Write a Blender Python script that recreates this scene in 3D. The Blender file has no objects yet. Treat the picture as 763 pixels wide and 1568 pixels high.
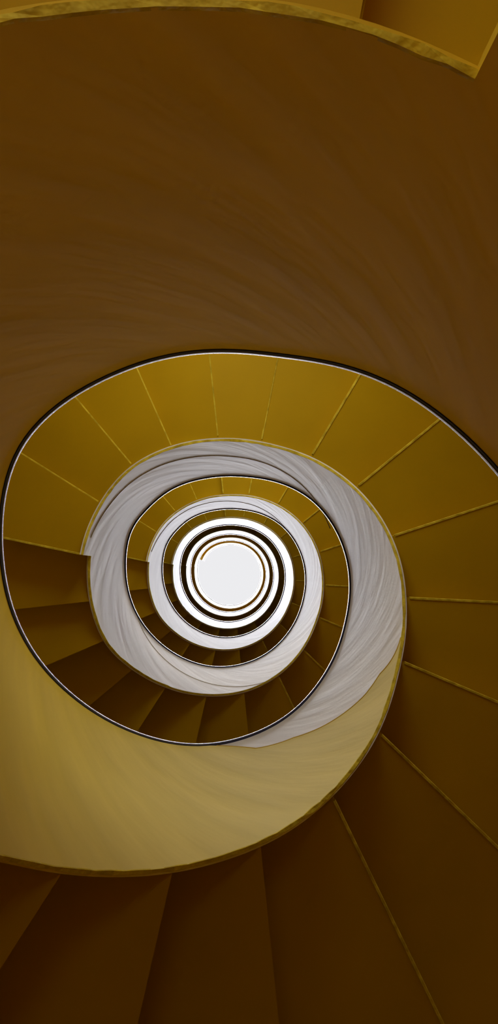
import bpy, math, random
from mathutils import Matrix, Vector
random.seed(3)
R=0.8; ZC=1.3; PITCH=3.648
# ------------------------------------------------------------------ survey of the real stair (angle deg, height / well radius)
RAIL=[(27,240),(38,251),(48,258),(60,268),(70,278),(79,287),(94,284),(108,280),(121,278),(132,272),(145,269),(158,286),(170,305),(181,320),(197,348),(215,386),(234,421),(259,458),(276,489),(293,517),(317,566),(342,606),(361,610),(384,612),(406,616),(421,637),(442,672),(463,666),(484,639),(505,640)]
LOWRAIL=[(-170,-15),(-120,20),(-90,60),(-60,100),(-30,160),(0,212),(27,240)]
BOT=[[(67,112),(73,110),(80,109),(87,107),(93,107),(100,106),(106,104),(111,103),(131,98),(152,101),(168,103)],
 [(168.01,130),(177,136),(191,155),(206,172),(218,200),(226,220),(235,235),(245,253),(256,271),(269,292),(283,312),(297,336),(314,364),(333,400),(354,421),(369,429),(381,438),(398,455),(417,476),(433,492),(453,489),(472,474),(491,459),(512,465),(528,468)],
 [(528.01,494),(537,504),(551,516),(566,529),(578,561),(595,600),(618,645),(638,675),(663,722),(692,780),(719,800),(740,800),(763,810),(786,834),(810,857),(835,840),(862,818),(888,830)]]
def lerp(tab,t):
    if t<=tab[0][0]:return tab[0][1]/100
    for (a,b),(c,d) in zip(tab,tab[1:]):
        if t<=c: return (b+(d-b)*(t-a)/(c-a))/100
    return tab[-1][1]/100
def rho(t): 
    d=((t-138+180)%360)-180
    return 1+0.065*math.exp(-(d/32)**2)
def railraw(t):
    k=0
    if t<27: return lerp(LOWRAIL,t)
    while t>505: t-=360;k+=1
    return lerp(RAIL,t)*rho(t)+PITCH*k
def rz(t):
    s=w=0
    for i in range(-8,9):
        g=math.exp(-(i/4.5)**2); s+=g*railraw(t+2*i); w+=g
    return ZC+R*(s/w)
def botraw(t,seg):
    return lerp(BOT[seg],t)*rho(t)
def bz(t):
    k=0
    while t>888: t-=360;k+=1
    while t<67: t+=360;k-=1
    seg=0 if t<=168 else (1 if t<=528 else 2)
    s=w=0
    a=BOT[seg][0][0];b=BOT[seg][-1][0]
    for i in range(-8,9):
        tt=min(max(t+2*i,a),b)
        g=math.exp(-(i/3.5)**2); s+=g*botraw(tt,seg); w+=g
    return ZC+R*(s/w+PITCH*k)
def P(t,r,z):
    a=math.radians(t)
    return (-r*math.cos(a),r*math.sin(a),z)
def Ri(t): return R*rho(t)
T0=-165; T1=2315; ROUT=2.15; TC=67
ZTOP=rz(T1)+0.9
# ------------------------------------------------------------------ materials
def mat(name,c1,c2,scale=3,bump=.15,rough=.6,stretch=(1,1,1),spec=.3,use_uv=True,metal=0):
    m=bpy.data.materials.new(name);m.use_nodes=True
    nt=m.node_tree;N=nt.nodes;L=nt.links
    b=N["Principled BSDF"]
    tc=N.new("ShaderNodeTexCoord");mp=N.new("ShaderNodeMapping");mp.inputs["Scale"].default_value=stretch
    L.new(tc.outputs["UV" if use_uv else "Object"],mp.inputs[0])
    n=N.new("ShaderNodeTexNoise");n.inputs["Scale"].default_value=scale;n.inputs["Detail"].default_value=3
    L.new(mp.outputs[0],n.inputs["Vector"])
    cr=N.new("ShaderNodeValToRGB");cr.color_ramp.elements[0].position=.3;cr.color_ramp.elements[1].position=.7
    cr.color_ramp.elements[0].color=(*c1,1);cr.color_ramp.elements[1].color=(*c2,1)
    L.new(n.outputs["Fac"],cr.inputs[0]);L.new(cr.outputs[0],b.inputs["Base Color"])
    n2=N.new("ShaderNodeTexNoise");n2.inputs["Scale"].default_value=60;n2.inputs["Detail"].default_value=3
    L.new(tc.outputs["Object"],n2.inputs["Vector"])
    ad=N.new("ShaderNodeMath");ad.operation='MULTIPLY_ADD';ad.inputs[1].default_value=.06
    L.new(n2.outputs["Fac"],ad.inputs[0]);L.new(n.outputs["Fac"],ad.inputs[2])
    bp=N.new("ShaderNodeBump");bp.inputs["Strength"].default_value=bump;bp.inputs["Distance"].default_value=.02
    L.new(ad.outputs[0],bp.inputs["Height"]);L.new(bp.outputs[0],b.inputs["Normal"])
    b.inputs["Roughness"].default_value=rough;b.inputs["Metallic"].default_value=metal
    b.inputs["Specular IOR Level"].default_value=spec
    return m
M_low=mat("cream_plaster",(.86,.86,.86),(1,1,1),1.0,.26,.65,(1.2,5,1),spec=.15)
# the base colour shifts from ochre to paler cream as the flight climbs
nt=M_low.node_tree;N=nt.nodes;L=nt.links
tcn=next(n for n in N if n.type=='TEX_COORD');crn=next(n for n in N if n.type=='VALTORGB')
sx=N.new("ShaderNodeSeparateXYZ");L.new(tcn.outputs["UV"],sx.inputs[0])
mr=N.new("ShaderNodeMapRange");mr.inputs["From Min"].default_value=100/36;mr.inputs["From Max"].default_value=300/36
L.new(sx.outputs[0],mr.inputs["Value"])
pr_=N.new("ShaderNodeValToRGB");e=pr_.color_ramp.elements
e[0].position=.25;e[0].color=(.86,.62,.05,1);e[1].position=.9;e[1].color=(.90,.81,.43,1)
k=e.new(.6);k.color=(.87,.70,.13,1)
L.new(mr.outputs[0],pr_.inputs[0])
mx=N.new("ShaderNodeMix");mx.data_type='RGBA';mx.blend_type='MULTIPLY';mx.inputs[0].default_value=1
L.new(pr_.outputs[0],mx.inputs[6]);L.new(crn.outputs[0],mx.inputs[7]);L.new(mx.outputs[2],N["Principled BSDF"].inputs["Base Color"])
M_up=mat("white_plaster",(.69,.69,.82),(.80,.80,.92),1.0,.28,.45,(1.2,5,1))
M_step=mat("ochre_stair_paint",(.47,.30,.001),(.56,.36,.002),1.5,.03,.6,use_uv=False,spec=.15)
M_edge=mat("mottled_yellow_edge",(.84,.70,.06),(.50,.38,.02),25,.5,.7,use_uv=False)
M_rail=mat("blue_black_rail_metal",(.006,.008,.04),(.010,.012,.06),8,.02,.5,use_uv=False,spec=.3)
M_strip=mat("polished_steel_strip",(.85,.87,1),(.93,.94,1),8,.02,.22,use_uv=False,metal=1)
M_wall=mat("yellow_wall_plaster",(.68,.44,.006),(.76,.50,.01),2,.2,.7,use_uv=False)
M_floor=mat("terracotta_floor",(.54,.17,.003),(.60,.20,.004),4,.1,.6,use_uv=False)
M_seam=mat("seam_shadow_gap",(.22,.17,.08),(.32,.26,.14),10,.1,.8,use_uv=False)
# ------------------------------------------------------------------ helpers
def mesh(name,verts,faces,mats,idx=None,uvs=None,parent=None,smooth=True):
    me=bpy.data.meshes.new(name);me.from_pydata(verts,[],faces)
    for m in mats: me.materials.append(m)
    if idx:
        for p,i in zip(me.polygons,idx): p.material_index=i
    if uvs:
        ul=me.uv_layers.new(name="UVMap")
        for lp in me.loops: ul.data[lp.index].uv=uvs[lp.vertex_index]
    if smooth:
        for p in me.polygons:p.use_smooth=True
    o=bpy.data.objects.new(name,me);bpy.context.collection.objects.link(o)
    if parent:o.parent=parent
    return o
def tube(name,path,rad,mats,parent,sides=8):
    V=[];F=[];n=len(path)
    for i,p in enumerate(path):
        p=Vector(p);a=Vector(path[max(i-1,0)]);b=Vector(path[min(i+1,n-1)])
        t=(b-a).normalized();s=t.cross(Vector((0,0,1)))
        s=s.normalized() if s.length>1e-6 else Vector((1,0,0))
        u=s.cross(t)
        for k in range(sides):
            an=2*math.pi*k/sides;V.append(tuple(p+s*math.cos(an)*rad+u*math.sin(an)*rad))
    for i in range(n-1):
        for k in range(sides):
            F.append((i*sides+k,i*sides+(k+1)%sides,(i+1)*sides+(k+1)%sides,(i+1)*sides+k))
    F.append(tuple(range(sides))[::-1]);F.append(tuple((n-1)*sides+k for k in range(sides)))
    return mesh(name,V,F,mats,parent=parent)
def bar(name,prof,mats,parent,t0,t1,step=2.0):
    """profile of (radial offset, height offset) swept along the parapet top"""
    V=[];F=[];n=int((t1-t0)/step)+1;m=len(prof)
    for i in range(n):
        t=t0+i*step;r=Ri(t);z=rz(t)
        for a,b in prof:V.append(P(t,r+a,z+b))
    for i in range(n-1):
        for k in range(m):F.append((i*m+k,i*m+(k+1)%m,(i+1)*m+(k+1)%m,(i+1)*m+k))
    F.append(tuple(range(m)));F.append(tuple((n-1)*m+k for k in range(m))[::-1])
    o=mesh(name,V,F,mats,parent=parent);o.data.set_sharp_from_angle(angle=math.radians(50));return o
stair=bpy.data.objects.new("spiral_staircase",None);bpy.context.collection.objects.link(stair)
# ------------------------------------------------------------------ parapet
SEAM_A=[(261,449),(278,454),(292,454),(304,443),(321,429),(333,426),(347,419)]
def zs(t):
    if t<=261:return 1
    if t>=347:return 0
    zt=rz(t);zb=bz(t);v=(ZC+R*lerp(SEAM_A,t)-zb)/(zt-zb)
    f=(t-261)/(347-261)
    v=min(max(v,0),1)
    if f<.2: v=v*(f/.2)+(1-f/.2)
    if f>.8: v=v*((1-f)/.2)
    return v
ts=[]
t=T0
while t<T1: ts.append(t); t+=2.5
ts.append(T1)
brk=[TC]+[168+360*k for k in range(0,6) if 168+360*k<T1]
for b in brk: ts+= [b-.02,b+.02]
ts=sorted(x for x in set(ts))
V=[];F=[];I=[];UV=[]
TH=0.10;NV=8
for t in ts:
    zt=rz(t)-.012; zb=bz(t) if t>TC else 0.0
    r=Ri(t); s=zs(t); zsm=zb+(zt-zb)*s
    pr=[]
    for j in range(NV+1): pr.append((r-.004,zb+(zsm-zb)*j/NV))
    for j in range(NV+1): pr.append((r,zsm+(zt-zsm)*j/NV))
    zq=min(zb+.40,zt-.05)
    pr+=[(r+TH,zt),(r+TH,zq),(r+.014,zq),(r+.014,zb)]
    for rr,z in pr:
        V.append(P(t,rr,z));UV.append((t/36,z+ t/60))
np_=2*NV+6
for i in range(len(ts)-1):
    tm=(ts[i]+ts[i+1])/2
    s=zs(tm)
    for j in range(np_):
        a=i*np_+j;b=i*np_+(j+1)%np_;c=(i+1)*np_+(j+1)%np_;d=(i+1)*np_+j
        if j<NV and s==0: continue
        if NV<j<2*NV+1 and s==1: continue
        F.append((a,b,c,d))
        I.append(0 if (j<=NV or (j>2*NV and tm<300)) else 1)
n0=(len(ts)-1)*np_
F.append(tuple(range(np_)));I.append(0);F.append(tuple(n0+k for k in range(np_))[::-1]);I.append(1)
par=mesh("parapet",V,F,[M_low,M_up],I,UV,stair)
par.data.set_sharp_from_angle(angle=math.radians(35))
# rough rim under the parapet
V=[];F=[]
tt=[x for x in ts if x>TC+.01]
for t in tt:
    z=bz(t);r=Ri(t);j=random.uniform(-.0015,.0015);j2=random.uniform(-.0015,.0015)
    q=.005 if t<600 else .001
    for rr,zz in((r-q+j,z+.005+j2),(r-q+j,z-.002+j2),(r+.007+j2,z-.003+j),(r+.013,z+.016)):V.append(P(t,rr,zz))
for i in range(len(tt)-1):
    for k in range(4):
        F.append((i*4+k,i*4+(k+1)%4,(i+1)*4+(k+1)%4,(i+1)*4+k))
mesh("parapet_rim",V,F,[M_edge],parent=stair,smooth=False)
# seams
def seam(name,pts,rad=.004):
    a,b=pts[0][0],pts[-1][0];path=[]
    t=a
    while t<=b:
        s=w=0
        for i in range(-5,6):
            g=math.exp(-(i/3)**2);s+=g*lerp(pts,min(max(t+2*i,a),b));w+=g
        path.append(P(t,Ri(t)+.0005,ZC+R*s/w*rho(t)));t+=2
    tube(name,path,rad,[M_seam],stair,6)
SB=[(389,646),(401,615),(420,585),(437,568),(452,558),(466,537),(480,513),(495,493),(510,485),(522,478)]
seam("parapet_seam_1",SB)
seam("parapet_seam_2",[(560,717),(585,712),(610,706),(630,700),(648,694)],.003)
seam("parapet_seam_3",[(a+360,b+365) for a,b in SB],.004)
path=[]
for t in range(264,346,2):
    zt=rz(t);zb=bz(t);path.append(P(t,Ri(t)-.001,zb+(zt-.012-zb)*zs(t)))
M_gold=mat("seam_golden_line",(.45,.30,.04),(.6,.43,.07),10,.1,.8,use_uv=False)  # darkish golden line that follows the seam
tube("parapet_seam_4",path,.006,[M_gold],stair,6)
# ------------------------------------------------------------------ handrail: dark bar with a polished steel cap
bar("handrail",[(-.008,-.018),(-.008,-.002),(.03,-.002),(.03,-.010),(.002,-.010),(.002,-.018)],[M_rail],stair,T0,T1)
bar("handrail_steel_cap",[(-.010,-.002),(-.011,.010),(-.008,.019),(.0,.023),(.02,.018),(.03,-.002)],[M_strip],stair,T0,T1)
# ------------------------------------------------------------------ steps
BASE=[237,257,276,296,316,337,357,378,399,419,439,456,474,490,508,528,546,563,580]
B=sorted(b+360*k for k in range(-3,7) for b in BASE)
B=[b for b in B if T0-12<=b<=T1+10]
V=[];F=[];I=[]
for i in range(len(B)-1):
    a,b=B[i],B[i+1]
    zu=max(bz(a+(b-a)*k/6+ (.05 if k==0 else -.05 if k==6 else 0)) for k in range(7))+.004
    land=(b-60)%360<109
    tilt={79:.02,96:.03,114:.12,130:.06,148:.07,168:.03}.get(round(b%360),.05) if land else .0
    zl=zu
    zt=zu+.42
    if b<64.5:
        zt=max(.05+(b-T0)*.002,rz((a+b)/2)-1.05); zl=max(0.0,min(zu,zt-.2)); tilt=0
        if a<-20: zl=0
    n=5;o=len(V)
    def zt_(t,r): return zl+tilt*r*math.sin(math.radians(t-a))/(ROUT*math.sin(math.radians(b-a)))
    for k in range(n+1):
        t=a+(b-a)*k/n
        for rr,zz in((Ri(t)+.011,zt_(t,Ri(t))),(ROUT,zt_(t,ROUT)),(ROUT,zt),(Ri(t)+.011,zt)):V.append(P(t,rr,zz))
    for k in range(n):
        for e in range(4):
            F.append((o+k*4+e,o+(k+1)*4+e,o+(k+1)*4+(e+1)%4,o+k*4+(e+1)%4));I.append(0)
    F.append((o,o+1,o+2,o+3));F.append((o+n*4+3,o+n*4+2,o+n*4+1,o+n*4));I+=[0,0]
    # bright yellow bead along the lower edge of the riser
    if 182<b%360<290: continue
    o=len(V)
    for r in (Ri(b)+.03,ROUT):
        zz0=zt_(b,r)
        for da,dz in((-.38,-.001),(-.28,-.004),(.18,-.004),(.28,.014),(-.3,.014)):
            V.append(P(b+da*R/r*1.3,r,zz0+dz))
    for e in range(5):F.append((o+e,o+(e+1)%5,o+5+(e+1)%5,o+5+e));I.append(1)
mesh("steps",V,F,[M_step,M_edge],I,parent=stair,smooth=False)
# ------------------------------------------------------------------ enclosing wall, floor
V=[];F=[];n=96
for k in range(n):
    t=360*k/n
    for rr,zz in((ROUT,0),(ROUT,ZTOP),(ROUT+.25,ZTOP),(ROUT+.25,0)):V.append(P(t,rr,zz))
for k in range(n):
    for e in range(4):
        F.append((k*4+e,k*4+(e+1)%4,((k+1)%n)*4+(e+1)%4,((k+1)%n)*4+e))
mesh("wall_round",V,F,[M_wall])
V=[];F=[]
for z in(0,-.15):
    for k in range(n):V.append(P(360*k/n,ROUT+.25,z))
F=[tuple(range(n)),tuple(range(n,2*n))[::-1]]+[(k,(k+1)%n,n+(k+1)%n,n+k) for k in range(n)]
mesh("floor",V,F,[M_floor],smooth=False)
# ------------------------------------------------------------------ frosted windows in the wall, plus an added glowing door panel
def emis(name,c,s):
    m=bpy.data.materials.new(name);m.use_nodes=True;nt=m.node_tree;nt.nodes.clear()
    o=nt.nodes.new("ShaderNodeOutputMaterial");e=nt.nodes.new("ShaderNodeEmission")
    e.inputs[0].default_value=(*c,1);e.inputs[1].default_value=s;nt.links.new(e.outputs[0],o.inputs[0]);return m
M_glass=emis("daylit_frosted_glass",(1,.92,.66),5.2)
M_glass3=emis("daylit_frosted_high_glass",(1,.94,.75),3.0)
M_door_glow=emis("added_door_glow_glass",(1,.88,.5),2.3)
M_frame=mat("window_frame_paint",(.3,.25,.15),(.35,.3,.2),5,.05,.5,use_uv=False)
def panel(name,tc,half,zb,zt,glass):
    V=[];F=[];I=[]
    def box(t0,t1,z0,z1,r0,r1,mi):
        o=len(V);m=4
        for k in range(m+1):
            t=t0+(t1-t0)*k/m
            for rr,zz in((r0,z0),(r1,z0),(r1,z1),(r0,z1)):V.append(P(t,rr,zz))
        for k in range(m):
            for e in range(4):
                F.append((o+k*4+e,o+(k+1)*4+e,o+(k+1)*4+(e+1)%4,o+k*4+(e+1)%4));I.append(mi)
        F.append((o,o+1,o+2,o+3));F.append((o+m*4+3,o+m*4+2,o+m*4+1,o+m*4));I.extend([mi,mi])
    a0,a1=tc-half,tc+half
    box(a0,a1,zb,zt,ROUT-.03,ROUT-.005,1)
    box(a0-1.5,a0,zb-.05,zt+.05,ROUT-.06,ROUT,0);box(a1,a1+1.5,zb-.05,zt+.05,ROUT-.06,ROUT,0)
    box(a0,a1,zb-.05,zb,ROUT-.06,ROUT,0);box(a0,a1,zt,zt+.05,ROUT-.06,ROUT,0)
    box(tc-.6,tc+.6,zb,zt,ROUT-.05,ROUT-.03,0)
    mesh(name,V,F,[M_frame,glass],I,smooth=False)
for i in range(3):
    tc=92+360*i
    zb=bz(tc)+.42+.8
    panel("window_%d"%(i+1),tc,16,zb,zb+1.2,M_glass if i<2 else M_glass3)
panel("window_4",100,16,.25,1.95,M_door_glow)  # unseen glass door, added to light the floor and landing soffit from below
# ------------------------------------------------------------------ light
w=bpy.data.worlds.new("World");bpy.context.scene.world=w;w.use_nodes=True
w.node_tree.nodes["Background"].inputs[0].default_value=(.84,.84,.86,1);w.node_tree.nodes["Background"].inputs[1].default_value=1
sd=bpy.data.lights.new("hazy_zenith_sun","SUN");sd.energy=2.9;sd.angle=math.radians(25);sd.color=(.92,.93,1)
so=bpy.data.objects.new("hazy_zenith_sun",sd);so.location=(0,0,ZTOP+2);bpy.context.collection.objects.link(so)
# ------------------------------------------------------------------ camera
f=1100;vx,vy=353.9,873.8;ca,cb=.01426,-.1076
W=Vector(((vx-381.5)/f,-(vy-784)/f,1)).normalized()
yc=Vector((0,1,0));b=(yc-W*yc.dot(W)).normalized();a=b.cross(W)
def tw(v): return Vector((-v.dot(a),v.dot(b),v.dot(W)))
cr,cu,cf=tw(Vector((1,0,0))),tw(Vector((0,1,0))),tw(Vector((0,0,1)))
cd=bpy.data.cameras.new("camera");cam=bpy.data.objects.new("camera",cd);bpy.context.collection.objects.link(cam)
m=Matrix.Identity(4)
for i in range(3):
    m[i][0]=cr[i];m[i][1]=cu[i];m[i][2]=-cf[i]
m[0][3]=ca*R;m[1][3]=-cb*R;m[2][3]=ZC
cam.matrix_world=m
cd.sensor_fit='VERTICAL';cd.sensor_height=36;cd.lens=36*f/1568;cd.clip_start=.02;cd.clip_end=200
sc=bpy.context.scene;sc.camera=cam
sc.view_settings.view_transform='Standard'
